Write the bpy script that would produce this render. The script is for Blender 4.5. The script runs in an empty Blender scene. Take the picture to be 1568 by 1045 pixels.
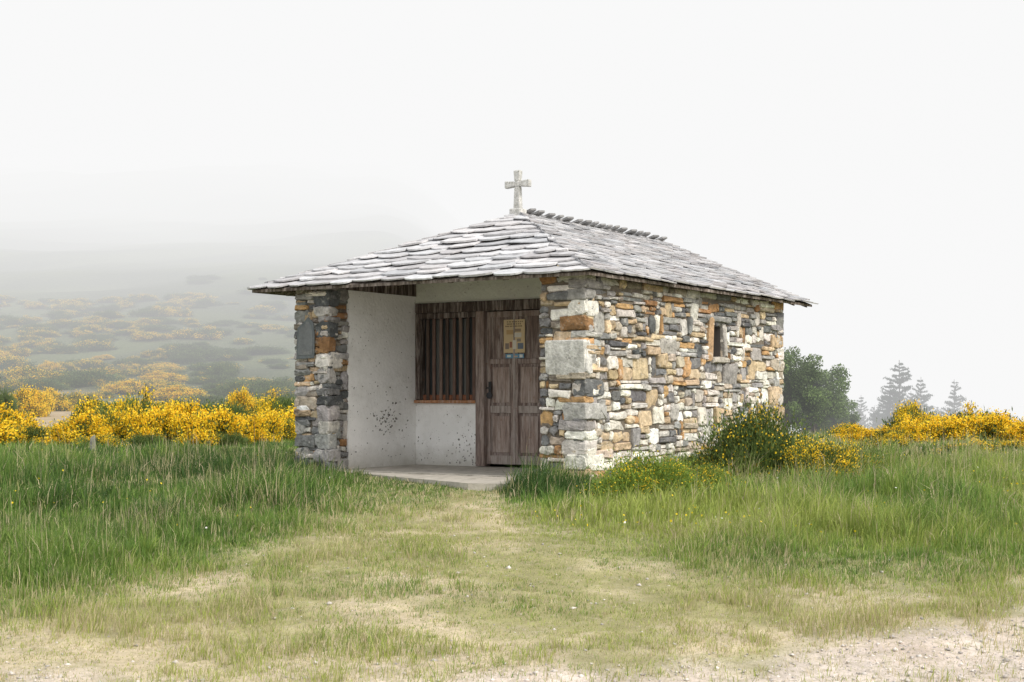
import bpy, math, random
import numpy as np
from mathutils import Vector
random.seed(7); rng=np.random.default_rng(7)
S=bpy.context.scene
COL=S.collection
# ------------------------------------------------------------------ helpers
def hash2(i,j,seed):
    n=(i.astype(np.int64)*374761393+j.astype(np.int64)*668265263+seed*974634777)&0x7fffffff
    n=((n^(n>>13))*1274126177)&0x7fffffff
    n=n^(n>>16)
    return (n&0xffff)/65535.0
def vnoise(x,y,scale=1.0,seed=0):
    x=np.asarray(x,float)/scale; y=np.asarray(y,float)/scale
    i=np.floor(x); j=np.floor(y); fx=x-i; fy=y-j
    fx=fx*fx*(3-2*fx); fy=fy*fy*(3-2*fy)
    a=hash2(i,j,seed); b=hash2(i+1,j,seed); c=hash2(i,j+1,seed); d=hash2(i+1,j+1,seed)
    return (a*(1-fx)+b*fx)*(1-fy)+(c*(1-fx)+d*fx)*fy
def fbm(x,y,scale,seed=0,o=3):
    r=0;w=0;a=1
    for k in range(o):
        r=r+a*vnoise(x,y,scale/(2**k),seed+k*17); w+=a; a*=.5
    return r/w
def sst(a,b,x):
    t=np.clip((np.asarray(x,float)-a)/(b-a),0,1); return t*t*(3-2*t)

def link(o,parent=None):
    COL.objects.link(o)
    if parent is not None: o.parent=parent
    return o
def empty(name,loc=(0,0,0),rz=0):
    e=bpy.data.objects.new(name,None); e.location=loc; e.rotation_euler=(0,0,rz); e.empty_display_size=.3
    COL.objects.link(e); return e
class MB:
    def __init__(s): s.v=[];s.f=[];s.c=[]
    def add(s,vs,fs,col):
        n=len(s.v); s.v+= [tuple(p) for p in vs]; s.f+=[tuple(n+i for i in f) for f in fs]
        s.c+= [(*col,1.0)]*len(vs)
    def box(s,a,b,col):
        x0,y0,z0=[min(p,q) for p,q in zip(a,b)]; x1,y1,z1=[max(p,q) for p,q in zip(a,b)]
        s.add([(x0,y0,z0),(x1,y0,z0),(x1,y1,z0),(x0,y1,z0),(x0,y0,z1),(x1,y0,z1),(x1,y1,z1),(x0,y1,z1)],
              [(0,3,2,1),(4,5,6,7),(0,1,5,4),(1,2,6,5),(2,3,7,6),(3,0,4,7)],col)
    def prism(s,pts,off,col):
        n=len(pts); q=[tuple(p[k]+off[k] for k in range(3)) for p in pts]
        s.add(list(pts)+q,[tuple(range(n))[::-1],tuple(range(n,2*n))]+[(i,(i+1)%n,n+(i+1)%n,n+i) for i in range(n)],col)
    def obj(s,name,mat,parent=None,bevel=0):
        me=bpy.data.meshes.new(name); me.from_pydata(s.v,[],s.f)
        at=me.color_attributes.new("Col",'FLOAT_COLOR','POINT'); at.data.foreach_set("color",np.array(s.c,dtype=np.float32).ravel())
        me.materials.append(mat)
        import bmesh
        bm=bmesh.new(); bm.from_mesh(me); bmesh.ops.recalc_face_normals(bm,faces=bm.faces); bm.to_mesh(me); bm.free()
        me.update(); o=bpy.data.objects.new(name,me); link(o,parent)
        if bevel:
            m=o.modifiers.new("b",'BEVEL'); m.width=bevel; m.segments=1; m.limit_method='ANGLE'
        return o
def np_mesh(name,V,F,C,mat,smooth=False):
    me=bpy.data.meshes.new(name)
    me.vertices.add(len(V)); me.vertices.foreach_set("co",V.astype(np.float32).ravel())
    tot=sum(f.size for f in F); nf=sum(len(f) for f in F)
    me.loops.add(tot); me.polygons.add(nf)
    me.loops.foreach_set("vertex_index",np.concatenate([f.ravel() for f in F]).astype(np.int32))
    st=[];b=0
    for f in F:
        st.append(b+np.arange(len(f))*f.shape[1]); b+=f.size
    me.polygons.foreach_set("loop_start",np.concatenate(st).astype(np.int32))
    me.update(calc_edges=True)
    if smooth: me.polygons.foreach_set("use_smooth",np.ones(nf,bool))
    at=me.color_attributes.new("Col",'FLOAT_COLOR','POINT')
    at.data.foreach_set("color",np.hstack([C,np.ones((len(C),1))]).astype(np.float32).ravel())
    me.materials.append(mat); return me
def rhombs(name,P,A,B,C,mat):
    n=len(P); V=np.stack([P-A,P+B,P+A,P-B],1).reshape(-1,3); F=np.arange(4*n).reshape(n,4)
    return np_mesh(name,V,[F],np.repeat(C,4,0),mat)

# ------------------------------------------------------------------ materials
def mat_attr(name,rough=.85,n1=8,amt=.35,bump=.3,bscale=40,stretch=None,trans=0,stain=None,spec=.3,coord='Object',stain2=None,base_dirt=None):
    m=bpy.data.materials.new(name); m.use_nodes=True; nt=m.node_tree; N=nt.nodes; L=nt.links
    p=N["Principled BSDF"]; p.inputs["Roughness"].default_value=rough; p.inputs["Specular IOR Level"].default_value=spec
    at=N.new("ShaderNodeAttribute"); at.attribute_name="Col"
    out=at.outputs["Color"]
    if n1:
        tc=N.new("ShaderNodeTexCoord"); mp=N.new("ShaderNodeMapping")
        if stretch: mp.inputs["Scale"].default_value=stretch
        L.new(tc.outputs[coord],mp.inputs["Vector"])
        no=N.new("ShaderNodeTexNoise"); no.inputs["Scale"].default_value=n1; no.inputs["Detail"].default_value=7; no.inputs["Roughness"].default_value=.65
        L.new(mp.outputs[0],no.inputs["Vector"])
        mr=N.new("ShaderNodeMapRange"); mr.inputs[1].default_value=.3; mr.inputs[2].default_value=.7
        mr.inputs[3].default_value=1-amt; mr.inputs[4].default_value=1+amt; L.new(no.outputs["Fac"],mr.inputs[0])
        mx=N.new("ShaderNodeVectorMath"); mx.operation='SCALE'; L.new(out,mx.inputs[0]); L.new(mr.outputs[0],mx.inputs["Scale"])
        out=mx.outputs[0]
        for sn_ in (stain,stain2):
            if not sn_: continue
            n2=N.new("ShaderNodeTexNoise"); n2.inputs["Scale"].default_value=sn_[1]; n2.inputs["Detail"].default_value=8; n2.inputs["Roughness"].default_value=.75
            L.new((mp.outputs[0] if len(sn_)>5 else tc.outputs[coord]),n2.inputs["Vector"])
            m2=N.new("ShaderNodeMapRange"); m2.inputs[1].default_value=sn_[2]; m2.inputs[2].default_value=sn_[3]; m2.inputs[3].default_value=0; m2.inputs[4].default_value=sn_[4]; m2.clamp=True
            L.new(n2.outputs["Fac"],m2.inputs[0])
            mi=N.new("ShaderNodeMixRGB"); mi.inputs[2].default_value=(*sn_[0],1); L.new(m2.outputs[0],mi.inputs[0]); L.new(out,mi.inputs[1]); out=mi.outputs[0]
        if base_dirt:
            colr,ztop,am=base_dirt
            sx=N.new("ShaderNodeSeparateXYZ"); L.new(tc.outputs[coord],sx.inputs[0])
            nz=N.new("ShaderNodeTexNoise"); nz.inputs["Scale"].default_value=5; nz.inputs["Detail"].default_value=8; nz.inputs["Roughness"].default_value=.7; L.new(tc.outputs[coord],nz.inputs["Vector"])
            a1=N.new("ShaderNodeMath"); a1.operation='MULTIPLY_ADD'; L.new(nz.outputs["Fac"],a1.inputs[0]); a1.inputs[1].default_value=-ztop*2.2; L.new(sx.outputs[2],a1.inputs[2])
            m3=N.new("ShaderNodeMapRange"); L.new(a1.outputs[0],m3.inputs[0]); m3.inputs[1].default_value=-ztop*1.1; m3.inputs[2].default_value=ztop*.35; m3.inputs[3].default_value=am; m3.inputs[4].default_value=0
            mi=N.new("ShaderNodeMixRGB"); mi.inputs[2].default_value=(*colr,1); L.new(m3.outputs[0],mi.inputs[0]); L.new(out,mi.inputs[1]); out=mi.outputs[0]
        if bump:
            nb=N.new("ShaderNodeTexNoise"); nb.inputs["Scale"].default_value=bscale; nb.inputs["Detail"].default_value=8
            L.new(mp.outputs[0],nb.inputs["Vector"])
            bu=N.new("ShaderNodeBump"); bu.inputs["Strength"].default_value=bump; bu.inputs["Distance"].default_value=.02
            L.new(nb.outputs["Fac"],bu.inputs["Height"]); L.new(bu.outputs[0],p.inputs["Normal"])
    L.new(out,p.inputs["Base Color"])
    if trans:
        t=N.new("ShaderNodeBsdfTranslucent"); L.new(out,t.inputs["Color"]); ms=N.new("ShaderNodeMixShader"); ms.inputs[0].default_value=trans
        L.new(p.outputs[0],ms.inputs[1]); L.new(t.outputs[0],ms.inputs[2]); L.new(ms.outputs[0],N["Material Output"].inputs["Surface"])
    return m
M_stone=mat_attr("rubble_stone",.9,11,.42,.9,30,stain=((.68,.66,.60),7,.55,.69,.65),stain2=((.09,.086,.078),13,.56,.67,.75))
M_mortar=mat_attr("mortar",.95,20,.3,.8,40)
M_floor=mat_attr("flagstone",.9,5,.25,.5,30,stain=((.20,.19,.15),3,.5,.65,.7))
M_slate=mat_attr("slate",.7,7,.22,.4,25,stain=((.30,.30,.28),10,.54,.72,.6))
M_wood=mat_attr("weathered_wood",.8,6,.45,.4,12,stretch=(6,6,.6),stain=((.44,.385,.35),3,.46,.63,.7,1),stain2=((.20,.085,.045),9,.58,.68,.5))
M_slat=mat_attr("painted_slats",.8,6,.45,.4,12,stretch=(6,6,.6))
M_plaster=mat_attr("white_plaster",.85,2.2,.04,.45,22,stain=((.66,.65,.62),1.6,.48,.70,.65),stain2=((.30,.28,.25),26,.61,.64,.8),base_dirt=((.42,.40,.34),.2,.65))
M_leaf=mat_attr("foliage",.6,0,trans=.3)
M_grass=mat_attr("grass_blades",.6,0,trans=.35)
M_ground=mat_attr("ground_soil",.95,2.6,.25,.9,55,stain=((.26,.235,.13),20,.47,.65,.65),stain2=((.54,.46,.38),7,.54,.70,.55))
M_peb=mat_attr("pebbles",.9,0)
M_cross=mat_attr("lichen_granite",.9,14,.25,.6,50,stain=((.30,.30,.27),22,.5,.62,.8))
M_paper=mat_attr("paper",.6,0)
M_metal=mat_attr("iron",.5,0)

# ------------------------------------------------------------------ camera
EYE=.96
cam=bpy.data.cameras.new("camera"); co=bpy.data.objects.new("camera",cam); COL.objects.link(co)
co.location=(0,0,EYE); co.rotation_euler=(math.radians(90),0,0); cam.lens=50; cam.sensor_width=36; cam.shift_y=.0539; cam.clip_end=5000
S.camera=co
# ------------------------------------------------------------------ light
SUN=Vector((.80,-.66,.95)).normalized()
w=bpy.data.worlds.new("World"); S.world=w; w.use_nodes=True; nt=w.node_tree
bg=nt.nodes["Background"]; sky=nt.nodes.new("ShaderNodeTexSky"); sky.sky_type='NISHITA'; sky.sun_disc=False
sky.sun_elevation=math.asin(SUN.z); sky.sun_rotation=math.atan2(SUN.x,SUN.y); sky.air_density=1; sky.dust_density=5
nt.links.new(sky.outputs[0],bg.inputs[0]); bg.inputs[1].default_value=.05
b2=nt.nodes.new("ShaderNodeBackground"); b2.inputs[0].default_value=(1,.995,.98,1); b2.inputs[1].default_value=1.04
ad=nt.nodes.new("ShaderNodeAddShader"); nt.links.new(bg.outputs[0],ad.inputs[0]); nt.links.new(b2.outputs[0],ad.inputs[1])
nt.links.new(ad.outputs[0],nt.nodes["World Output"].inputs[0])
sl=bpy.data.lights.new("sun",'SUN'); sl.energy=2.4; sl.angle=math.radians(12); sl.color=(1,.955,.885)
so=bpy.data.objects.new("sun",sl); COL.objects.link(so); so.rotation_euler=SUN.to_track_quat('Z','Y').to_euler(); so.location=(20,-20,30)
S.view_settings.view_transform='Standard'; S.view_settings.look='None'; S.view_settings.exposure=0

# ------------------------------------------------------------------ frames
WC=(.8465,16.488); RX,RY=.5417,.8406
def w2loc(x,y):
    dx=x-WC[0]; dy=y-WC[1]; return dx*RX+dy*RY, -dx*RY+dy*RX
ANG=math.atan2(RY,RX)

# ------------------------------------------------------------------ terrain
def terrain(x,y):
    x=np.asarray(x,float); y=np.asarray(y,float)
    ramp=-.6+.0667*(y-7.5)
    z=np.where(ramp<-.15,ramp,-.03-.12*np.exp(-(ramp+.15)/.12))
    z=np.maximum(z,-1.6)
    yy=np.maximum(y,1)
    fl=1-sst(-.10,.12,x/yy)
    hill=np.interp(y,[34,45,58,68,80,110,150,200,300,500,900,2000],[0,.2,.7,1.6,3.0,7.5,14,22,40,80,140,260])
    fall=-np.interp(y,[32,60,235,3000],[0,1.3,10,14])
    m=sst(32,40,y)
    z=z+m*(fl*hill*(1+.20*(fbm(x,y,45,3)-.5))+(1-fl)*fall)
    z=z+.07*(fbm(x,y,1.7,9)-.5)+(fbm(x,y,14,5)-.5)*1.6*sst(45,90,y)
    return z
BX=[-9,-6,-3.24,-2.63,-1.87,-1.16,-.75,-.55,-.2,-.05,.25,.7,1.6,2.73,3.65,7,12]
BY=[7.6,8.4,9.3,10.5,11.8,13.1,14.4,15.7,15.7,14.5,13.0,11.9,11.1,10.6,10.3,9.7,9.4]
GX=[-12,-4,0,1.5,1.9,2.6,3.45,6,12]; GY=[7.3,7.7,7.85,7.95,8.35,9.1,9.6,9.9,9.9]
def zones(x,y):
    n=(fbm(x,y,1.3,21)-.5)*2.6+(fbm(x,y,.35,22)-.5)*1.2
    dry=sst(-1.6,1.4,np.interp(x,BX,BY)-y+n)
    grav=sst(-.6,.6,np.interp(x,GX,GY)-y+n*.8)
    return dry,grav
def gcol(x,y):
    dry,grav=zones(x,y)
    n=fbm(x,y,.6,31)[...,None]; n2=sst(.38,.66,fbm(x,y,.8,33))[...,None]
    lush=np.array([.11,.155,.045])*(1-n)+np.array([.25,.26,.10])*n
    dryc=np.array([.30,.285,.13])*(1-n2)+np.array([.52,.44,.30])*n2
    gr=np.array([.54,.45,.38])*(1-n)+np.array([.68,.61,.55])*n
    c=lush*(1-dry[...,None])+dryc*dry[...,None]; c=c*(1-grav[...,None])+gr*grav[...,None]
    far=sst(30,50,y)[...,None]
    hn=sst(.3,.7,fbm(x,y,7,41,4))[...,None]
    fc=np.array([.030,.055,.020])*(1-hn)+np.array([.085,.12,.035])*hn
    c=c*(1-far)+fc*far
    br=(sst(-.28,-.31,x/np.maximum(y,1)+.03*(fbm(x,y,6,43)-.5))*sst(36,42,y)*(1-sst(60,68,y)))[...,None]
    c=c*(1-br)+np.array([.42,.33,.22])*br
    return c
def axis(lo,hi,d0,d1,step,grow=1.09):
    c=list(np.arange(d0,d1,step)); s=step; p=c[-1]
    while p<hi: s*=grow; p+=s; c.append(p)
    s=step; p=c[0]
    while p>lo: s*=grow; p-=s; c.insert(0,p)
    return np.array(c)
gx=axis(-1500,1500,-6,6,.05,1.07); gy=axis(-60,2200,6.5,20,.05,1.05)
X,Y=np.meshgrid(gx,gy); Z=terrain(X,Y)
Z=Z+((rng.random(Z.shape)-.5)*.014*sst(60,20,Y))
V=np.stack([X,Y,Z],-1).reshape(-1,3); C=gcol(X,Y).reshape(-1,3)
nx=len(gx); ny=len(gy); I=np.arange(nx*ny).reshape(ny,nx)
F=np.stack([I[:-1,:-1],I[:-1,1:],I[1:,1:],I[1:,:-1]],-1).reshape(-1,4)
link(bpy.data.objects.new("ground",np_mesh("ground",V,[F],C,M_ground,True)))

# ------------------------------------------------------------------ fog bank (uniform mist volume; its own glow stands in for scattered light)
fm=bpy.data.materials.new("fog"); fm.use_nodes=True; n=fm.node_tree.nodes; n.clear()
SG=.0098
ab=n.new("ShaderNodeVolumeAbsorption"); ab.inputs["Color"].default_value=(0,0,0,1); ab.inputs["Density"].default_value=SG
em=n.new("ShaderNodeEmission"); em.inputs["Color"].default_value=(1,1,1,1); em.inputs["Strength"].default_value=SG*.945
adn=n.new("ShaderNodeAddShader"); ou=n.new("ShaderNodeOutputMaterial")
fm.node_tree.links.new(ab.outputs[0],adn.inputs[0]); fm.node_tree.links.new(em.outputs[0],adn.inputs[1]); fm.node_tree.links.new(adn.outputs[0],ou.inputs["Volume"])
fb=MB(); fb.box((-1400,42,-40),(1400,2100,130),(1,1,1)); fb.obj("fog",fm)

# ================================================================== CHAPEL
CH=empty("stone_chapel",(WC[0],WC[1],0),ANG)
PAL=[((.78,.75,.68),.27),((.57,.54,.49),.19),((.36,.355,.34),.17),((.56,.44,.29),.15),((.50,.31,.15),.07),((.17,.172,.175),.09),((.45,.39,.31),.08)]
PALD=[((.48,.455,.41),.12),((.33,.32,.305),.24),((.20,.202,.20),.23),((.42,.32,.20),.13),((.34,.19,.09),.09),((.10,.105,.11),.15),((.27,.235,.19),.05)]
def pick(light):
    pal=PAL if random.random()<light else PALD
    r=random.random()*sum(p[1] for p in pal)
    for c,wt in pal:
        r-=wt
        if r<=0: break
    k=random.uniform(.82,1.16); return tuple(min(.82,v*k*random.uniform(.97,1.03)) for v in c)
def stone(mb,O,U,Nn,u0,u1,z0,z1,d,col):
    w_=u1-u0; h=z1-z0
    if w_<.02 or h<.015: return
    c=[min(w_,h,.14)*random.uniform(.04,.38) for _ in range(4)]
    o=[(u0+c[0],z0),(u0+w_*random.uniform(.35,.65),z0),(u1-c[1],z0),(u1,z0+c[1]),(u1,z1-c[2]),(u1-c[2],z1),(u0+w_*random.uniform(.35,.65),z1),(u0+c[3],z1),(u0,z1-c[3]),(u0,z0+c[0])]
    j=min(.018,h*.14)
    o=[(p+random.uniform(-j,j)*.8,q+random.uniform(-j,j)) for p,q in o]
    cu=(u0+u1)/2; cz=(z0+z1)/2; tu=random.uniform(-.06,.06); tz=random.uniform(-.12,.12); vs=[]
    ins=min(.010,h*.13)
    for dep,i in ((-.06,0),(d-.014,0),(d,1)):
        for p,q in o:
            if i:
                p=cu+(p-cu)*(1-2*ins/w_); q=cz+(q-cz)*(1-2*ins/h)
            dd=dep+((p-cu)*tu+(q-cz)*tz if dep>-.05 else 0)+(random.uniform(-.007,.007) if i else 0)
            vs.append((O[0]+U[0]*p+Nn[0]*dd,O[1]+U[1]*p+Nn[1]*dd,q))
    n=len(o); dd=d+random.uniform(-.004,.012)
    pc=cu+random.uniform(-.2,.2)*w_
    vs.append((O[0]+U[0]*pc+Nn[0]*dd,O[1]+U[1]*pc+Nn[1]*dd,cz+random.uniform(-.2,.2)*h))
    fs=[]
    for r in (0,1):
        for i in range(n): fs.append((r*n+i,r*n+(i+1)%n,(r+1)*n+(i+1)%n,(r+1)*n+i))
    for i in range(n): fs.append((2*n+i,2*n+(i+1)%n,3*n))
    mb.add(vs,fs,col)
def fill(mb,O,U,Nn,L,z0,z1,openings=(),light=lambda u,z:.7,big=1.0):
    z=z0; ph=random.random()*9
    while z<z1-.02:
        h=random.choice([.07,.10,.12,.15,.19,.24,.28])*big
        if z+h>z1-.04: h=z1-z
        segs=[(0,L)]
        for (ou0,ou1,oz0,oz1) in openings:
            if z+h>oz0+.02 and z<oz1-.02:
                ns=[]
                for s in segs:
                    if ou0>s[0]: ns.append((s[0],min(s[1],ou0)))
                    if ou1<s[1]: ns.append((max(s[0],ou1),s[1]))
                segs=ns
        for s in segs:
            u=s[0]
            while u<s[1]-.01:
                w_=random.choice([.10,.15,.21,.27,.36,.5])*big*random.uniform(.85,1.15)*(1 if h<.16 else .8)
                if u+w_>s[1]-.07: w_=s[1]-u
                zw=lambda uu:.036*math.sin(uu*2.1+ph)+.018*math.sin(uu*5.1+z*3)
                o=zw(u+w_/2) if z>z0+.1 and z<z1-.2 else 0
                g=random.uniform(.001,.008)
                def st(a0,a1,b0,b1): stone(mb,O,U,Nn,a0+g,a1-g,b0+g+o,b1-g+o,random.uniform(-.010,.036),pick(light(u,z)))
                r=random.random()
                if h>.17 and r<.45:
                    k1=random.uniform(.22,.42);k2=random.uniform(.58,.78)
                    st(u,u+w_,z,z+h*k1);q=random.uniform(.35,.65);st(u,u+w_*q,z+h*k1,z+h*k2);st(u+w_*q,u+w_,z+h*k1,z+h*k2);st(u,u+w_,z+h*k2,z+h)
                elif h>.11 and r<.78:
                    k=random.uniform(.3,.7)
                    st(u,u+w_,z,z+h*k)
                    if w_>.2 and random.random()<.5:
                        q=random.uniform(.3,.7); st(u,u+w_*q,z+h*k,z+h); st(u+w_*q,u+w_,z+h*k,z+h)
                    else: st(u,u+w_,z+h*k,z+h)
                else: st(u,u+w_,z+random.uniform(-.015,.015),z+h+random.uniform(-.015,.015))
                u+=w_
        z+=h
WT=2.46
AL=5.96; BW=4.40; OP=(3.45,3.80,1.50,1.965)
ms=MB()
lightR=lambda u,z: .3 if z>1.95 else (.96 if z<1.35 else .7)  # top courses mostly dark stones: eave shade put into the stone colour
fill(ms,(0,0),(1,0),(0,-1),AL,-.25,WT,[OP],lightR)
fill(ms,(0,0),(0,1),(-1,0),.62,-.25,WT,[],lambda u,z:.2 if z>1.7 else .75,1.0)  # pier top darkened the same way, eave shade painted in
fill(ms,(0,3.86),(0,1),(-1,0),.54,-.25,WT,[],lambda u,z:.2 if z>1.4 else .7,.9)  # pillar darkens upward, eave shade painted into its stones
fill(ms,(0,3.86),(1,0),(0,-1),.40,-.25,2.40,[],lambda u,z:.08,.9)  # porch return: shade painted in by choosing almost only dark stones
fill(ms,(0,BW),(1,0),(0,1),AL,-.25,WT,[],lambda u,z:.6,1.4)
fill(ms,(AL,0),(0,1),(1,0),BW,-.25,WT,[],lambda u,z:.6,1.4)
def quoins(ca,cb,Ua,Na,Ub,Nb,l1,l2,light,skip=None):
    z=-.25;k=0
    while z<WT-.05:
        h=random.choice([.06,.08,.10,.13,.17,.2])
        if z+h>WT-.05: h=WT-z
        la,lb=(l1,l2) if k%2 else (l2,l1)
        la*=random.uniform(.6,1.2); lb*=random.uniform(.6,1.2); c=pick(light if z<1.7 else .25); d=random.uniform(.020,.036)  # upper quoins picked darker, eave shade in their colour
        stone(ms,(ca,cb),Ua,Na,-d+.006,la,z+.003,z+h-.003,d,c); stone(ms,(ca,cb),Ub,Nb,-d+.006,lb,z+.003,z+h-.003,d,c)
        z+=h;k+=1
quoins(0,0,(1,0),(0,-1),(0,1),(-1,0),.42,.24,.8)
quoins(AL,0,(-1,0),(0,-1),(0,1),(1,0),.4,.22,.4)
quoins(0,BW,(1,0),(0,1),(0,-1),(-1,0),.3,.22,.35)
quoins(0,3.86,(1,0),(0,-1),(0,1),(-1,0),.24,.2,.12)  # dark quoins carry the painted porch shade round the corner
stone(ms,(0,0),(0,1),(-1,0),-.03,.53,1.20,1.60,.045,(.60,.595,.56))
stone(ms,(0,0),(1,0),(0,-1),-.04,.10,1.21,1.60,.04,(.60,.595,.56))
stone(ms,(0,0),(1,0),(0,-1),3.29,3.45,1.44,2.02,.045,(.46,.31,.18))
stone(ms,(0,0),(1,0),(0,-1),3.80,3.90,1.50,1.96,.04,(.40,.38,.35))
stone(ms,(0,0),(1,0),(0,-1),3.25,4.0,1.975,2.05,.05,(.27,.27,.26))
stone(ms,(0,0),(1,0),(0,-1),3.46,3.95,1.42,1.495,.05,(.45,.42,.36))
ms.obj("rubble_stones",M_stone,CH)
mc=(.17,.145,.115)
mm=MB()
i=.014
mm.box((i,i,-.35),(OP[0],.52,WT-.02),mc); mm.box((OP[1],i,-.35),(AL-i,.52,WT-.02),mc)
mm.box((OP[0],i,-.35),(OP[1],.52,OP[2]),mc); mm.box((OP[0],i,OP[3]),(OP[1],.52,WT-.02),mc)
mm.box((i,.522,-.35),(.5,.60,WT-.02),mc)
mm.box((i,3.885,-.35),(AL-i,BW-i,WT-.02),mc)
mm.box((AL-.5,.523,-.35),(AL-i,3.882,WT-.02),mc)
mm.prism([(AL-.5,.05,WT-.019),(AL-.5,4.35,WT-.019),(AL-.5,2.385,3.3)],(.46,0,0),mc)
mm.obj("wall_core",M_mortar,CH)
wi=MB(); dk=(.03,.028,.026)
wi.box((OP[0]+.002,.14,OP[2]+.002),(OP[1]-.002,.16,OP[3]-.002),dk)  # added dark panel, unlit interior painted as its colour
wi.box((OP[0]+.002,.10,OP[2]+.002),(OP[0]+.04,.135,OP[3]-.002),(.10,.08,.06)); wi.box((OP[0]+.165,.10,OP[2]+.002),(OP[0]+.185,.13,OP[3]-.002),(.05,.04,.035))
wi.box((OP[1]-.012,.02,OP[2]+.004),(OP[1]-.002,.135,OP[3]-.004),(.12,.11,.10))
wi.obj("side_window",M_paper,CH)
# plaster
PW=(.90,.895,.88); PG=(.76,.78,.70)
mp_=MB()
mp_.box((.40,3.85,-.1),(1.9,3.884,2.37),PW)
mp_.box((1.9,2.80,-.1),(2.1,3.885,.86),PW)
mp_.box((1.9,.6,-.1),(2.1,1.70,2.25),PW)
mp_.box((.51,.601,-.1),(1.9,.625,2.4),PW)
mp_.prism([(1.9,.6,2.27),(1.9,3.885,2.27),(1.9,3.885,2.80),(1.9,2.9,3.15),(1.9,1.9,3.15),(1.9,.6,2.68)],(.2,0,0),PG)
mp_.obj("plaster_walls",M_plaster,CH)
# chipped plaster: shallow irregular flakes where the render has come away
chp=MB(); cr_=random.Random(3)
def chip(wall,u,z,s):
    n=7; pts=[]
    for k in range(n):
        t=6.283*k/n; r=s*cr_.uniform(.45,1.15); pts.append((u+r*math.cos(t)*(1.3 if wall=='L' else .8),z+r*math.sin(t)))
    g=cr_.uniform(.12,.34); col=(g,g*.95,g*.87)
    if wall=='L': chp.add([(p,3.8465,q) for p,q in pts],[tuple(range(n))],col)
    else: chp.add([(1.8968,p,q) for p,q in pts],[tuple(range(n))],col)
for k in range(70): chip('L',min(1.85,max(.45,cr_.gauss(1.25,.17))),cr_.gauss(.66,.12),cr_.uniform(.005,.021))
for k in range(44): chip('L',cr_.uniform(.44,1.86),cr_.uniform(.05,1.1),cr_.uniform(.005,.016))
for k in range(16): chip('L',cr_.uniform(.44,1.86),cr_.uniform(1.1,2.3),cr_.uniform(.005,.012))
for k in range(46): chip('B',cr_.uniform(2.84,3.82),abs(cr_.gauss(.05,.32))%.84+.01,cr_.uniform(.004,.016))
for k in range(30): chip('B',2.82+abs(cr_.gauss(0,.14)),cr_.uniform(.02,.45),cr_.uniform(.006,.020))
chp.obj("plaster_chips",M_mortar,CH)
# wood
W1=(.18,.13,.11); W2=(.24,.18,.155); WD=(.075,.055,.045); WG=(.32,.27,.24)
mw=MB()
mw.box((1.86,1.66,2.13),(2.0,3.84,2.268),WD)
mw.box((1.85,2.66,0),(2.02,2.80,2.128),W2)
mw.box((1.86,1.66,0),(2.02,1.75,2.128),W1)
mw.box((1.87,3.76,.91),(2.0,3.845,2.128),WD)
mw.box((1.88,2.802,2.05),(1.98,3.758,2.127),WD)
mw.box((1.84,2.802,.862),(2.06,3.845,.905),(.40,.19,.09))
mw.obj("door_and_window_frame",M_wood,CH,.006)
sl_=MB()
nb=8
for k in range(nb):
    b0=2.84+k*(3.75-2.84)/nb
    c=[(.15,.095,.075),(.10,.07,.055),(.19,.135,.11)][k%3]
    sl_.box((1.905+.01*(k%2),b0,.907),(1.93+.01*(k%2),b0+.048,2.048),c)
sl_.box((1.935,2.805,.907),(1.95,3.755,.98),(.26,.11,.06))
sl_.obj("window_slats",M_slat,CH,.003)
cu=MB()
for k in range(24):
    b0=2.81+k*.94/24
    cu.prism([(1.99,b0,.98),(1.99,b0+.039,.98),(1.99,b0+.039,2.04),(1.99,b0,2.04)],(.004+.01*(k%2),0,0),(.07,.08,.085) if k%6 else (.20,.20,.19))
cu.obj("curtain",M_paper,CH)
dr=MB()
def leaf_(b0,b1):
    dr.box((1.95,b0,.03),(1.975,b1,2.12),W1)
    st=.055
    dr.box((1.925,b0,.03),(1.949,b0+st,2.12),W2); dr.box((1.925,b1-st,.03),(1.949,b1,2.12),W2)
    for z0,z1 in ((.03,.15),(.73,.83),(1.40,1.47),(2.04,2.12)):
        dr.box((1.925,b0+st+.001,z0),(1.949,b1-st-.001,z1),WG if z0<1 else W2)
    for z0,z1 in ((.19,.69),(.87,1.36)):
        dr.box((1.938,b0+st+.03,z0),(1.9495,b1-st-.03,z1),(.30,.225,.19))
leaf_(1.753,2.203); leaf_(2.209,2.657)
dr.box((1.915,2.19,.03),(1.924,2.225,2.12),WG)
dr.obj("door",M_wood,CH,.005)
ir=MB(); ir.box((1.905,2.58,1.0),(1.9245,2.62,1.16),(.03,.03,.03)); ir.box((1.88,2.565,1.06),(1.904,2.635,1.085),(.04,.04,.04))
ir.prism([(1.89,2.60+.045*math.cos(t),.97+.045*math.sin(t)) for t in np.linspace(0,6.283,12,endpoint=False)],(.015,0,0),(.04,.04,.045))
ir.obj("door_lock",M_metal,CH)
po=MB()
po.box((1.916,2.035,1.55),(1.9195,2.375,2.0),(.62,.48,.28))
x=1.9145
def pp(b0,b1,z0,z1,c,dx=0): po.box((x-dx,b0,z0),(1.9158,b1,z1),c)
for k,(q0,q1) in enumerate([(2.07,2.33),(2.10,2.31),(2.08,2.34)]):
    b=q0
    while b<q1: 
        pp(b,b+.016,1.962-.03*k,1.978-.03*k,(.2,.14,.09)); b+=random.choice([.022,.03])
pp(2.09,2.20,1.76,1.82,(.62,.58,.5)); pp(2.22,2.33,1.80,1.86,(.50,.33,.16)); pp(2.10,2.20,1.835,1.875,(.3,.22,.15))
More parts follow.
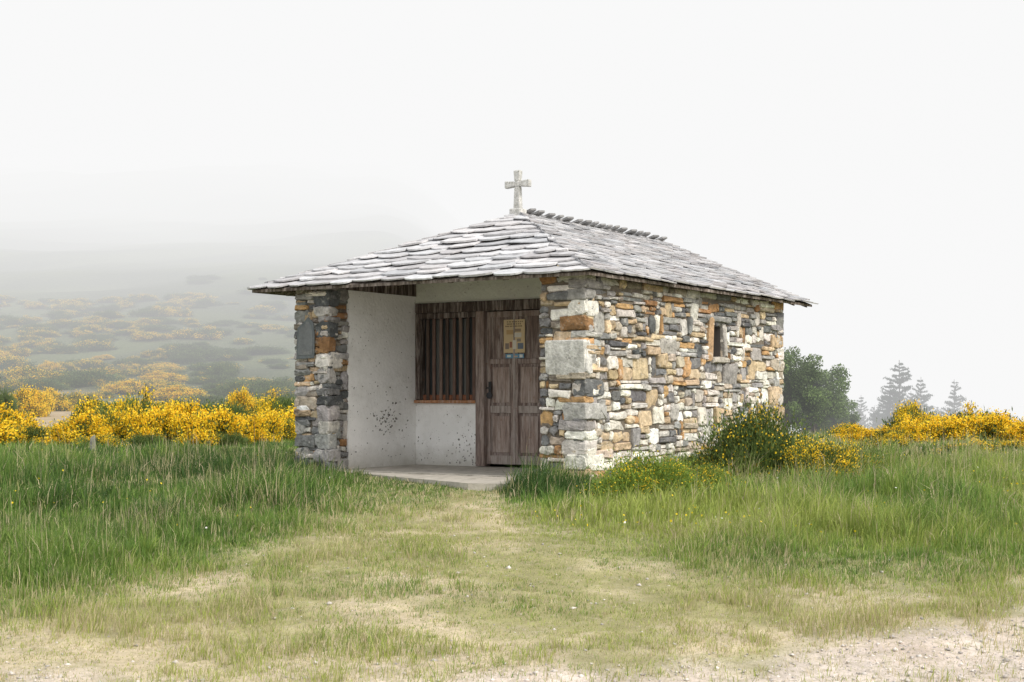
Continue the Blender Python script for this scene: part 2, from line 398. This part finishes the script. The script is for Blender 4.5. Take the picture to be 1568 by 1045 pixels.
pp(2.06,2.15,1.60,1.68,(.16,.19,.24)); pp(2.17,2.23,1.60,1.72,(.66,.62,.55)); pp(2.29,2.35,1.60,1.68,(.25,.2,.17)); pp(2.24,2.28,1.62,1.70,(.35,.15,.1)); pp(2.10,2.16,1.70,1.74,(.3,.25,.2))
po.box((1.9155,2.05,1.475),(1.9195,2.345,1.535),(.14,.30,.44)); pp(2.07,2.12,1.485,1.525,(.7,.7,.66)); pp(2.26,2.32,1.49,1.52,(.6,.65,.6)); pp(2.15,2.21,1.49,1.51,(.5,.4,.3))
po.obj("poster",M_paper,CH)
pl=MB(); pts=[(-.05,4.36,1.45),(-.05,4.06,1.46),(-.05,4.05,1.78),(-.05,4.08,1.93),(-.05,4.16,2.0),(-.05,4.24,1.93),(-.05,4.34,1.86)]
pl.prism([(-.062,p[1],p[2]) for p in pts],(.02,0,0),(.12,.135,.14))
pl.prism([(-.067,p[1]*.82+4.2*.18,p[2]*.82+1.7*.18) for p in pts],(.004,0,0),(.155,.165,.168)); pl.obj("slate_plaque",M_slate,CH,.004)
# floor slabs
fs=MB()
fp=[(1.9,.625),(1.9,3.85),(.05,3.85),(-.35,3.1),(-.85,1.9),(-1.3,.75),(-1.15,.35),(-.08,.35),(-.08,.625)]
fs.prism([(p[0],p[1],-.2) for p in fp],(0,0,.194),(.42,.39,.34))
fs.prism([(-.1,.66,-.05),(-.1,3.80,-.05),(.0,3.82,-.05),(.0,.66,-.05)],(0,0,.056),(.36,.34,.30))
fs.obj("porch_floor",M_floor,CH)
tb=MB()
tb.prism([(0,3.845,2.372),(1.898,3.845,2.372),(1.898,3.845,2.80),(.9,3.845,2.76),(0,3.845,2.46)],(0,.12,0),(.07,.05,.04))
tb.box((.03,.63,2.455),(.16,3.84,2.50),(.07,.055,.045))
EZ=2.375; RZ=3.47; A0,A1,B0,B1=-.25,6.70,-.20,4.97; RB=2.385; RA=2.335
def deck(off): return [(A0,B0,EZ+off),(A1,B0,EZ+off),(A1,B1,EZ+off),(A0,B1,EZ+off),(RA,RB,RZ+off),(A1,RB,RZ+off)]
D=deck(0)+deck(-.035)
fc=[(0,1,5,4),(3,4,5,2),(0,4,3),(6,7,11,10),(9,10,11,8),(6,10,9),(0,1,7,6),(2,3,9,8),(3,0,6,9),(1,5,11,7),(5,2,8,11)]
tb.add(D,fc,(.09,.07,.055))
slp=(RZ-EZ)/(RB-B0)
for a in np.arange(.35,6.6,.52):
    dm=min(.8,(a-A0)*.8)
    for sgn,b0,b1 in ((1,B0+.06,B0+dm),(-1,B1-.06,B1-dm)):
        za=EZ-.04+slp*abs(b0-(B0 if sgn>0 else B1)); zb=EZ-.04+slp*abs(b1-(B0 if sgn>0 else B1))
        tb.prism([(a,b0,za),(a,b1,zb),(a,b1,zb-.05),(a,b0,za-.03)],(.06,0,0),(.08,.06,.045))
s2=(RZ-EZ)/(RA-A0)
for b in np.arange(.95,3.5,.8):
    dm=min(1.3,(b-B0)*.8,(B1-b-.06)*.8); za=EZ-.04+s2*.08; zb=EZ-.04+s2*dm
    tb.prism([(A0+.08,b,za),(A0+dm,b,zb),(A0+dm,b,zb-.05),(A0+.08,b,za-.03)],(0,.08,0),(.08,.06,.045))
tb.obj("roof_timbers",M_wood,CH)
# slates
rs=MB()
def slates(O,U,Vv,Nn,Smax,lo,hi,e0,wmin,wmax,rnd,tone):
    s=-.05
    O=Vector(O);U=Vector(U);Vv=Vector(Vv);Nn=Vector(Nn)
    while s<Smax:
        e=e0*random.uniform(.85,1.12); ln=e*1.7+.03
        a=lo(s)-random.uniform(0,wmax)
        while a<hi(s):
            w_=random.uniform(wmin,wmax); c=a+w_/2
            dr_=random.uniform(.25,.7)*e*rnd; sk=random.uniform(-.45,.45); pw=random.uniform(1.6,3.8); jb=random.uniform(-.03,.03); tl=random.uniform(-.05,.05)
            n0=.03+random.uniform(-.003,.014); th=random.uniform(.014,.026); til=.13
            out=[]
            K=8
            for k in range(K+1):
                t=-1+2*k/K
                out.append((c+t*(w_/2+.008), s+jb+tl*t*w_+dr_*abs(t+sk*(1-abs(t)))**pw+random.uniform(-.009,.009)))
            out.append((c+w_/2-.01,s+ln)); out.append((c-w_/2+.01,s+ln))
            o2=[]
            for p,q in out:
                q=min(q,Smax+.02); o2.append((min(max(p,lo(max(q,0))-.035),hi(max(q,0))+.035),q))
            if max(p for p,q in o2)-min(p for p,q in o2)>.05:
                b0=s+jb; vt=[];vb=[]; rl=random.uniform(-.035,.035)
                for p,q in o2:
                    nn=n0-(q-b0)*til+(p-c)*rl
                    P=O+U*p+Vv*q
                    vt.append(P+Nn*(nn+th)); vb.append(P+Nn*nn)
                n=len(o2); g=tone*random.uniform(.74,1.13); wv=random.uniform(-.012,.012)
                rs.add(vt+vb,[tuple(range(n)),tuple(range(n,2*n))[::-1]]+[(i,n+i,n+(i+1)%n,(i+1)%n) for i in range(n)],(g+wv,g,g-wv*.5+.012))
            a+=w_+random.uniform(0,.008)
        s+=e
run=RB-B0; Sl=math.hypot(run,RZ-EZ); cs=run/Sl; sn=(RZ-EZ)/Sl
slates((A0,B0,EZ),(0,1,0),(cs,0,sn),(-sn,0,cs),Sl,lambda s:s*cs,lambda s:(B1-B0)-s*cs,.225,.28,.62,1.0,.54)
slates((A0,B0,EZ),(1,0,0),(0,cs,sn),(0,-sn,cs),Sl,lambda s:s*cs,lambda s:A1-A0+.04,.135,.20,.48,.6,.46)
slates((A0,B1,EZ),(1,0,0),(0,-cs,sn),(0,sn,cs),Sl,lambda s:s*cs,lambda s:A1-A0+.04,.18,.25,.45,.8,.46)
a=RA+.12
while a<A1-.05:
    w_=random.uniform(.13,.22); h=random.uniform(.03,.055)
    z=RZ+.045
    q=[(a,RB+.16,z-.06),(a+w_,RB+.16,z-.06),(a+w_*.95,RB-.06,z+h*.5),(a+w_*.7,RB-.13,z+h),(a+w_*.1,RB-.10,z+h*.8)]
    g=random.uniform(.16,.28); rs.prism(q,(0,.010,.026),(g,g,g)); a+=w_+random.uniform(.05,.12)
rs.obj("slate_roof",M_slate,CH)
# cross
cr=MB(); ca,cb=RA+.02,RB+.04
g=(.52,.52,.50)
def cbox(a0,b0,z0,a1,b1,z1): cr.box((ca+a0,cb+b0,z0),(ca+a1,cb+b1,z1),g)
cbox(-.09,-.09,3.44,.09,.09,3.565)
def tap(w0,w1,z0,z1,th=.042): 
    cr.add([(ca-th,cb-w0,z0),(ca+th,cb-w0,z0),(ca+th,cb+w0,z0),(ca-th,cb+w0,z0),(ca-th,cb-w1,z1),(ca+th,cb-w1,z1),(ca+th,cb+w1,z1),(ca-th,cb+w1,z1)],
     [(0,3,2,1),(4,5,6,7),(0,1,5,4),(1,2,6,5),(2,3,7,6),(3,0,4,7)],g)
tap(.056,.040,3.565,3.872); tap(.040,.040,3.872,3.95); tap(.040,.054,3.95,4.10)
for sg in (1,-1):
    th=.042
    cr.add([(ca-th,cb+sg*.040,3.874),(ca+th,cb+sg*.040,3.874),(ca+th,cb+sg*.040,3.946),(ca-th,cb+sg*.040,3.946),
            (ca-th,cb+sg*.20,3.858),(ca+th,cb+sg*.20,3.858),(ca+th,cb+sg*.20,3.962),(ca-th,cb+sg*.20,3.962)],
     [(0,3,2,1),(4,5,6,7),(0,1,5,4),(1,2,6,5),(2,3,7,6),(3,0,4,7)],g)
cr.obj("stone_cross",M_cross,CH,.010)

# ================================================================== vegetation
def in_building(x,y):
    a,b=w2loc(x,y)
    inb=(a>-.04)&(a<6.0)&(b>-.04)&(b<4.44)
    ins=np.zeros(x.shape,bool); n=len(fp); j=n-1
    for k in range(n):
        xi,yi=fp[k]; xj,yj=fp[j]
        c=((yi>b)!=(yj>b))&(a<(xj-xi)*(b-yi)/(yj-yi+1e-9)+xi); ins^=c; j=k
    return inb|ins
def path_mask(x,y):
    return (1-sst(.030,.066,np.abs(x/y+.066+.02*(fbm(x,y,1.2,77)-.5))))*sst(12.5,15.5,y)*(1-sst(20,21,y))
def blades(y0,y1,N,wid,tuft,seed):
    r=np.random.default_rng(seed)
    def samp(n):
        y=np.sqrt(r.random(n)*(y1*y1-y0*y0)+y0*y0); x=(r.random(n)*2-1)*(.42*y+.7); return x,y
    nt=int(N*.65); cx,cy=samp(nt//22); idx=r.integers(0,len(cx),nt); sg=tuft*r.uniform(.5,1.6,len(cx))[idx]
    ox=r.normal(0,1,nt)*sg; oy=r.normal(0,1,nt)*sg
    x1,y1_=samp(N-nt)
    x=np.concatenate([cx[idx]+ox,x1]); y=np.concatenate([cy[idx]+oy,y1_])
    lx=np.concatenate([ox/tuft,r.normal(0,.5,N-nt)]); ly=np.concatenate([oy/tuft,r.normal(0,.5,N-nt)])
    tcol=np.concatenate([r.random(len(cx))[idx],r.random(N-nt)]); th=np.concatenate([r.uniform(.45,1.65,len(cx))[idx],r.uniform(.4,1.1,N-nt)])
    dry,grav=zones(x,y); pm=path_mask(x,y)
    keep=~in_building(x,y)&(r.random(len(x))<(1-.75*grav)*(1-.1*dry))
    x,y,lx,ly,tcol,th,dry,grav,pm=[q[keep] for q in (x,y,lx,ly,tcol,th,dry,grav,pm)]
    n=len(x)
    cl=sst(.3,.72,fbm(x,y,.9,51)); cl2=fbm(x,y,3,52)
    edge=.40+.60*sst(0,2.6,y-np.interp(x,BX,BY))
    h=(.055+.17*cl+.06*cl2)*edge*(1-dry)+(.024+.03*cl+.06*sst(.60,.78,fbm(x,y,.6,53)))*dry
    def bumpy(cx_,cy_,rx,ry,am):
        return am*np.exp(-(((x-cx_)/rx)**2+((y-cy_)/ry)**2))
    h=h+(bumpy(.30,15.5,.45,.5,.26)+bumpy(.7,15.9,.35,.4,.10)+bumpy(-3.0,17.7,.45,.7,.17)+bumpy(-2.4,14.6,.7,.6,.12)+bumpy(-1.3,13.6,.5,.4,.06))*(1-dry)
    h=h+bumpy(2.0,8.9,.18,.25,.15)+bumpy(-2.6,9.0,.3,.2,.12)+bumpy(-3.0,9.4,.25,.2,.12)+bumpy(2.5,9.4,.2,.2,.1)+bumpy(2.25,9.1,.2,.2,.12)+bumpy(-2.2,8.7,.2,.15,.1)
    h=h*(1-.6*np.exp(-(((x-1.5)/.8)**2+((y-14.9)/.7)**2)))
    h=h*(1-.35*sst(20,26,y))
    h=h*(1-pm)+np.minimum(h,.045)*pm
    h=h*th*r.uniform(.6,1.25,n)
    stalk=(r.random(n)<.02+.05*sst(3,5,x)*sst(15,19,y)+.05*sst(.5,.7,fbm(x,y,1.6,57))*(x<0))&(dry<.7)&(pm<.3); h=np.where(stalk,h*1.45+.07,h)
    w_=wid*r.uniform(.6,1.3,n)*(1-.35*dry); w_=np.where(stalk,w_*.6,w_)
    z=terrain(x,y)-.01
    ang=r.random(n)*6.283; tx=np.cos(ang)*w_; ty=np.sin(ang)*w_
    lean=h*.55; lx=np.clip(lx,-2,2)*.5+r.normal(0,.45,n)+.15; ly=np.clip(ly,-2,2)*.5+r.normal(0,.45,n)
    lean=np.where(stalk,h*.15,lean)
    B=np.stack([x,y,z],-1); T=np.stack([tx,ty,0*tx],-1)
    Mid=B+np.stack([lx*lean*.35,ly*lean*.35,h*.6],-1); Tip=B+np.stack([lx*lean,ly*lean,h*(1-.14*np.minimum(lx**2+ly**2,2.5))],-1)
    V=np.stack([B-T,B+T,Mid+T*.75,Mid-T*.75,Tip],1).reshape(-1,3)
    k=np.arange(n)[:,None]*5
    Q=k+np.array([[0,1,2,3]]); Tt=k+np.array([[3,2,4]])
    g1=np.array([.055,.115,.028]); g2=np.array([.155,.265,.050]); g3=np.array([.35,.41,.10]); st=np.array([.60,.51,.33])
    reg=fbm(x,y,2.2,61)+.26*sst(-.5,2,x)*(1-sst(16,21,y))-.12*sst(12,19,y)*(1-sst(24,32,y))*(x<0)
    reg=reg-.35*np.exp(-(((x-.35)/.6)**2+((y-15.4)/.6)**2))-.25*np.exp(-(((x+3.1)/.8)**2+((y-17.4)/.9)**2))
    t=np.clip((reg-.5)*1.5+.47+(tcol-.5)*.6+.22*dry+.12*(1-edge),0,1)[:,None]
    c=np.where(t<.5,g1+(g2-g1)*t*2,g2+(g3-g2)*(t*2-1))
    sp=np.clip(.05+.24*sst(.46,.72,fbm(x,y,1.5,62))+.28*sst(18,26,y)*(x>0)+.42*dry+.3*pm*sst(13,15,y)+.15*grav,0,.95)
    isst=((r.random(n)<sp)|stalk)[:,None]
    st2=st*(.7+.4*r.random(n))[:,None]
    yg=np.array([.38,.38,.16])*(.8+.4*r.random(n))[:,None]
    st2=np.where((r.random(n)<.45)[:,None],yg,st2)
    c=np.where(isst,st2,c*(.75+.5*r.random(n))[:,None])
    return V,Q,Tt,np.repeat(c,5,0)
parts=[blades(6.8,13,260000,.0034,.05,1),blades(13,20,200000,.0046,.06,2),blades(20,38,140000,.008,.10,3)]
Vs=[];Qs=[];Ts=[];Cs=[];o=0
for V,Q,T,C in parts:
    Vs.append(V);Qs.append(Q+o);Ts.append(T+o);Cs.append(C);o+=len(V)
link(bpy.data.objects.new("grass",np_mesh("grass",np.concatenate(Vs),[np.concatenate(Qs),np.concatenate(Ts)],np.concatenate(Cs),M_grass)))
# pebbles
N=20000; y=np.sqrt(rng.random(N)*(12.5**2-49)+49); x=(rng.random(N)*2-1)*(.42*y+.5); dry,grav=zones(x,y)
k=rng.random(N)<(.9*grav+.07*dry); x=x[k];y=y[k]; n=len(x); r=np.minimum(rng.gamma(1.5,.0034,n)+.0025,.022)
P=np.stack([x,y,terrain(x,y)+r*.2],-1)
dirs=np.array([[1,0,0],[0,1,0],[-1,0,0],[0,-1,0],[0,0,.6],[0,0,-.6]])
V=(P[:,None,:]+dirs[None]*r[:,None,None]*rng.uniform(.65,1.35,(n,6,1))+rng.normal(0,.15,(n,6,3))*r[:,None,None]).reshape(-1,3)
F=(np.arange(n)[:,None,None]*6+np.array([[0,1,4],[1,2,4],[2,3,4],[3,0,4],[1,0,5],[2,1,5],[3,2,5],[0,3,5]])[None]).reshape(-1,3)
g=rng.uniform(.28,.70,(n,1)); C=np.repeat(g*np.array([[1,.93,.86]]),6,0)
link(bpy.data.objects.new("gravel",np_mesh("gravel",V,[F],C,M_peb)))
# wildflowers
N=3600; y=np.sqrt(rng.random(N)*(26**2-100)+100); x=(rng.random(N)*2-1)*(.42*y+.5); dry,_=zones(x,y)
k=(dry<.5)&~in_building(x,y)&(path_mask(x,y)<.2)&(rng.random(N)<(.12+.88*(x>0))*sst(.4,.65,fbm(x,y,1.4,91))); x=x[k];y=y[k];n=len(x)
P=np.stack([x,y,terrain(x,y)+rng.uniform(.08,.22,n)],-1); s=rng.uniform(.008,.014,n)[:,None]
A=rng.normal(0,1,(n,3));A/=np.linalg.norm(A,axis=1)[:,None];B=np.cross(A,rng.normal(0,1,(n,3)));B/=np.linalg.norm(B,axis=1)[:,None]
C=np.where((rng.random(n)<.85)[:,None],np.array([[.8,.62,.03]]),np.array([[.75,.75,.7]]))
link(bpy.data.objects.new("wildflowers",rhombs("wildflowers",P,A*s,B*s,C,M_leaf)))

def unit(n,r):
    v=r.normal(0,1,(n,3)); return v/np.linalg.norm(v,axis=1)[:,None]
def broom_mesh(name,seed,flower,K=70,tw=110,fl=120,ls=.075,fs_=.018,dark=1.0,sc=1.0,tint=(1,1,1)):
    r=np.random.default_rng(seed)
    d=unit(K,r); d[:,2]=np.abs(d[:,2]); rad=r.uniform(.35,1,K)**.6*(.7+.5*r.random(K))
    cen=d*rad[:,None]*np.array([1,.9,.8]); cen[:,2]=np.maximum(cen[:,2],.06)
    flw=(r.random(K)<flower)
    cb=r.uniform(.5,1.35,K)
    i=np.repeat(np.arange(K),tw); n=len(i)
    up=d[i]*.7+np.array([0,0,.9])+r.normal(0,.45,(n,3)); up/=np.linalg.norm(up,axis=1)[:,None]
    P=cen[i]+r.normal(0,1,(n,3))*.14+up*.06; A=up*(ls*r.uniform(.5,1.3,n))[:,None]; B=np.cross(up,unit(n,r)); B/=np.linalg.norm(B,axis=1)[:,None]+1e-9; B*=(.009*r.uniform(.7,1.5,n))[:,None]*sc
    t=r.random((n,1)); c=np.array([.06,.105,.03])*(1-t)+np.array([.15,.20,.05])*t; c=c*cb[i][:,None]*dark*np.array(tint)
    kf=np.where(flw)[0]
    if len(kf)==0: kf=np.array([0])
    j=np.repeat(kf,fl); m=len(j)
    P2=cen[j]+r.normal(0,1,(m,3))*.12+d[j]*.10+np.array([0,0,.06]); A2=unit(m,r); B2=np.cross(A2,unit(m,r)); B2/=np.linalg.norm(B2,axis=1)[:,None]+1e-9
    s=(fs_*r.uniform(.6,1.3,m))[:,None]; c2=np.array([.93,.66,.03])*(.8+.35*r.random((m,1))); c2[:,1]*=r.uniform(.85,1.1,m)
    P=np.concatenate([P,P2]);k=P[:,2]>-.05
    return rhombs(name,P[k],np.concatenate([A,A2*s])[k],np.concatenate([B,B2*s])[k],np.concatenate([c,c2])[k],M_leaf)
BR=[broom_mesh("broom_%d"%i,100+i,f,fl=fl_,fs_=.028,sc=1.4) for i,(f,fl_) in enumerate(((.85,240),(.97,280),(.5,200),(.25,160),(.03,100)))]
def put(mesh,name,x,y,sx,sy,sz,rz,parent=None,dz=0):
    o=bpy.data.objects.new(name,mesh); o.location=(x,y,float(terrain(x,y))-.03+dz); o.scale=(sx,sy,sz); o.rotation_euler=(0,0,rz); link(o,parent); return o
def px(u,d): return (u-784)/2178*d
TH=empty("broom_thicket")
def bush(u,d,rw,h,t): put(BR[t],"broom",px(u,d),d,rw,rw*.8,h,random.uniform(0,6),TH)
for u,d,rw,h,t in [(-60,29,1.3,.7,1),(-10,31,1.0,.70,0),(30,29.5,.6,.42,2),(65,33,.5,.25,4),(125,29,.8,.62,0),(165,30,.8,.80,2),(205,32,.6,1.0,2),(150,27.5,.5,.3,3),
    (240,29.5,.75,.80,1),(275,30,.8,.86,1),(315,29,.8,.75,1),(348,30,.5,.5,3),(372,30,.4,.5,0),(398,30,.55,.66,1),(410,36,.6,.95,3),(432,31,.5,.55,2),(458,33,.9,.75,1),(480,36,1.0,.8,2),
    (355,28.5,.4,.3,4),(220,28.3,.4,.3,4),(95,31,.5,.42,3),(300,38,.9,.8,4),(350,38,.8,.8,4),(225,39,.8,.75,3),(190,37,.8,.95,3),(150,41,.9,.8,3),
    (50,48,.8,.95,1),(75,52,.8,.7,0),(120,54,.8,.7,3),(20,50,.6,.55,4),(-30,47,1.3,1.2,4),(2,44,.4,1.1,4),(370,44,.7,1.0,1),(400,46,.8,.85,2),(260,44,.9,.7,3),(330,42,.8,.7,4),(440,42,.8,.9,4)]:
    bush(u,d,rw,h,t)
rr=random.Random(5)
for k in range(300):
    u=rr.uniform(-120,480)
    d=rr.uniform(60,125) if u<300 else rr.uniform(50,140)
    if u<110 and d<64: continue
    s=rr.uniform(.35,.95)
    if u<300 and d<88: t=rr.choice([0,2,3,3,4])
    elif u<300: t=rr.choice([3,3,4,4,2])
    else: t=4 if rr.random()<.85 else 3
    bush(u,d,s*rr.uniform(1.2,2.2),s*rr.uniform(.45,.85),t)
for u,d,rw,h,t in [(1318,30,.7,.34,0),(1345,31,.5,.3,1),(1375,29,.5,.36,2),(1400,31,.6,.5,0),(1435,29,.7,.55,1),(1465,30,.7,.58,1),(1500,29,.8,.66,1),(1535,30,.8,.55,1),(1570,28.5,.8,.5,1),(1610,29,1,.55,0),(1660,29,1.1,.6,2),
   (1415,32,.6,.75,2),(1390,34,.6,.9,3),(1490,32,.7,.72,2),(1300,33,.6,.4,3),(1350,26,.5,.25,3),(1550,25,.5,.25,3),(1480,24,.6,.25,2),(1720,30,1.2,.7,1)]:
    bush(u,d,rw,h,t)
# shrubs by the wall
put(broom_mesh("wall_broom",301,.34,K=150,tw=190,fl=60,ls=.036,fs_=.017,dark=1.0),"broom_shrub",3.05,17.6,.80,.6,.86,.4)
put(broom_mesh("wall_broom2",302,.75,K=90,tw=160,fl=80,ls=.040,fs_=.019,dark=1.05),"broom_shrub",3.65,16.9,.58,.45,.54,1.4)
put(broom_mesh("wall_broom3",305,.6,K=50,tw=130,fl=70,ls=.040,fs_=.019,dark=1.0),"broom_shrub",4.25,17.8,.42,.4,.46,2.4)
put(broom_mesh("low_gorse",303,.8,K=120,tw=200,fl=26,ls=.035,fs_=.014,dark=1.75,tint=(1.1,1.1,.7)),"low_gorse_shrub",1.45,14.9,.60,.42,.49,.2)
put(broom_mesh("low_gorse2",304,.8,K=70,tw=160,fl=26,ls=.035,fs_=.014,dark=1.6,tint=(1.1,1.1,.7)),"low_gorse_shrub",2.1,15.4,.48,.38,.38,1.2)

def cloud_tree(name,seed,h,w,n=17000,col=((.075,.125,.04),(.19,.27,.085)),leaf=.05):
    r=np.random.default_rng(seed)
    K=55; cen=unit(K,r)*(r.random((K,1))**.45)*np.array([w,w*.9,h*.42]); cen[:,2]+=h*.55
    cb=r.uniform(.55,1.25,K); rad=r.uniform(.12,.26,K)*w*1.3
    i=r.integers(0,K,n); P=cen[i]+unit(n,r)*(rad[i]*r.random(n)**.4)[:,None]
    A=unit(n,r); B=np.cross(A,unit(n,r)); B/=np.linalg.norm(B,axis=1)[:,None]+1e-9
    s=(leaf*r.uniform(.5,1.3,n))[:,None]; t=r.random((n,1)); c=(np.array(col[0])*(1-t)+np.array(col[1])*t)*cb[i][:,None]
    V=[np.stack([P-A*s,P+B*s*.5,P+A*s,P-B*s*.5],1).reshape(-1,3)]; F=[np.arange(4*n).reshape(n,4)]; C=[np.repeat(c,4,0)]; o=4*n
    def limb(p0,p1,r0,r1):
        nonlocal o
        p0=np.array(p0,float);p1=np.array(p1,float); d=p1-p0; d/=np.linalg.norm(d); u=np.cross(d,[.3,.9,.1]);u/=np.linalg.norm(u);v=np.cross(d,u)
        ts=np.linspace(0,2*np.pi,7)[:-1]; ring=lambda p,q:np.array([p+q*(math.cos(t)*u+math.sin(t)*v) for t in ts])
        V.append(np.concatenate([ring(p0,r0),ring(p1,r1)])); k=np.arange(6); F.append(np.stack([o+k,o+(k+1)%6,o+6+(k+1)%6,o+6+k],-1)); C.append(np.tile([[.10,.08,.06]],(12,1))); o+=12
    limb((0,0,-.1),(.05,0,h*.5),.09*w,.05*w)
    for q in range(9):
        limb((.03,0,h*(.15+.035*q)),cen[q*5],.04*w,.012*w)
    return np_mesh(name,np.concatenate(V),F,np.concatenate(C),M_leaf)
t1=cloud_tree("tree_a",11,3.7,1.25); t2=cloud_tree("tree_b",12,2.9,1.15)
put(t1,"deciduous_tree",px(1202,50),50,1.15,1.15,1.06,0); put(t2,"deciduous_tree",px(1247,52),52,1.1,1.15,1.22,1)
put(t2,"deciduous_tree",px(1276,56),56,.85,.9,.95,2); put(t1,"deciduous_tree",px(1175,55),55,1.3,1.3,1.05,4)
def pine_mesh(name,seed,h,w):
    r=np.random.default_rng(seed); V=[];F=[];C=[];o=0
    def tube(p0,p1,r0,r1):
        nonlocal o
        p0=np.array(p0,float);p1=np.array(p1,float);d=p1-p0;d/=np.linalg.norm(d);u=np.cross(d,[.31,.87,.2]);u/=np.linalg.norm(u);v=np.cross(d,u)
        ts=np.linspace(0,2*np.pi,6)[:-1]
        V.append(np.array([p0+r0*(math.cos(t)*u+math.sin(t)*v) for t in ts]+[p1+r1*(math.cos(t)*u+math.sin(t)*v) for t in ts]))
        k=np.arange(5); F.append(np.stack([o+k,o+(k+1)%5,o+5+(k+1)%5,o+5+k],-1)); C.append(np.tile([[.09,.07,.055]],(10,1))); o+=10
    tube((0,0,-.3),(.01,0,h*.99),.018*h,.003*h)
    z=h*.30
    while z<h*.97:
        f=(1-(z/h))/.7; nbr=r.integers(4,7)
        for q in range(nbr):
            a=r.random()*6.283; L=w*(f**.8)*r.uniform(.4,1.15)+.03*w; rise=r.uniform(.1,.5)*L
            tip=np.array([math.cos(a)*L,math.sin(a)*L,z+rise]); tube((0,0,z),tip,.005*h,.002*h)
            m=int(200*L/w+18); t=r.random(m)**.7
            P=np.array([0,0,z])+(tip-np.array([0,0,z]))*t[:,None]+r.normal(0,1,(m,3))*np.array([.08,.08,.05])*w*(.2+.8*f)*(.4+.8*t[:,None])*.8
            A=unit(m,r)+np.array([0,0,.5]); A*=(.055*w*r.uniform(.6,1.3,m)*(.5+.5*f))[:,None]; B=np.cross(A,unit(m,r))*.4
            V.append(np.stack([P-A,P+B,P+A,P-B],1).reshape(-1,3)); F.append(o+np.arange(4*m).reshape(m,4)); o+=4*m
            C.append(np.repeat(np.array([.05,.085,.05])*r.uniform(.7,1.4,(m,1)),4,0))
        z+=h*r.uniform(.03,.055)
    return np_mesh(name,np.concatenate(V),F,np.concatenate(C),M_leaf)
PN=[pine_mesh("pine_%d"%k,70+k,1,.27) for k in range(4)]
def pine(u,d,top,sw,k):
    d=d*.80
    x=px(u,d); z0=float(terrain(x,d)); zt=EYE+(607-top)/2178*d; H=zt-z0
    o=bpy.data.objects.new("pine_tree",PN[k]); o.location=(x,d,z0); o.scale=(H*sw,H*sw,H); o.rotation_euler=(0,0,k*2.1+u); link(o)
pine(1378,118,550,1.1,0); pine(1410,124,576,.85,1); pine(1462,130,580,.85,2); pine(1352,126,608,.8,3); pine(1318,132,604,.8,1); pine(1287,110,588,.75,2); pine(1338,138,620,.9,0); pine(1436,140,622,.9,3); pine(1488,145,625,.9,0); pine(1395,132,598,1.0,2); pine(1300,136,610,.9,3); pine(1362,119,580,.9,1); pine(1650,140,590,.9,1)
wp=MB(); wp.add([(-.05,-.04,-.1),(.05,-.04,-.1),(.05,.04,-.1),(-.05,.03,-.1),(-.04,-.03,.20),(.035,-.03,.27),(.04,.03,.25),(-.03,.03,.21)],[(0,3,2,1),(4,5,6,7),(0,1,5,4),(1,2,6,5),(2,3,7,6),(3,0,4,7)],(.22,.22,.20))
p=wp.obj("marker_stone",M_stone,None,.01); xx=px(142,25); p.location=(xx,25,float(terrain(xx,25))+.05)
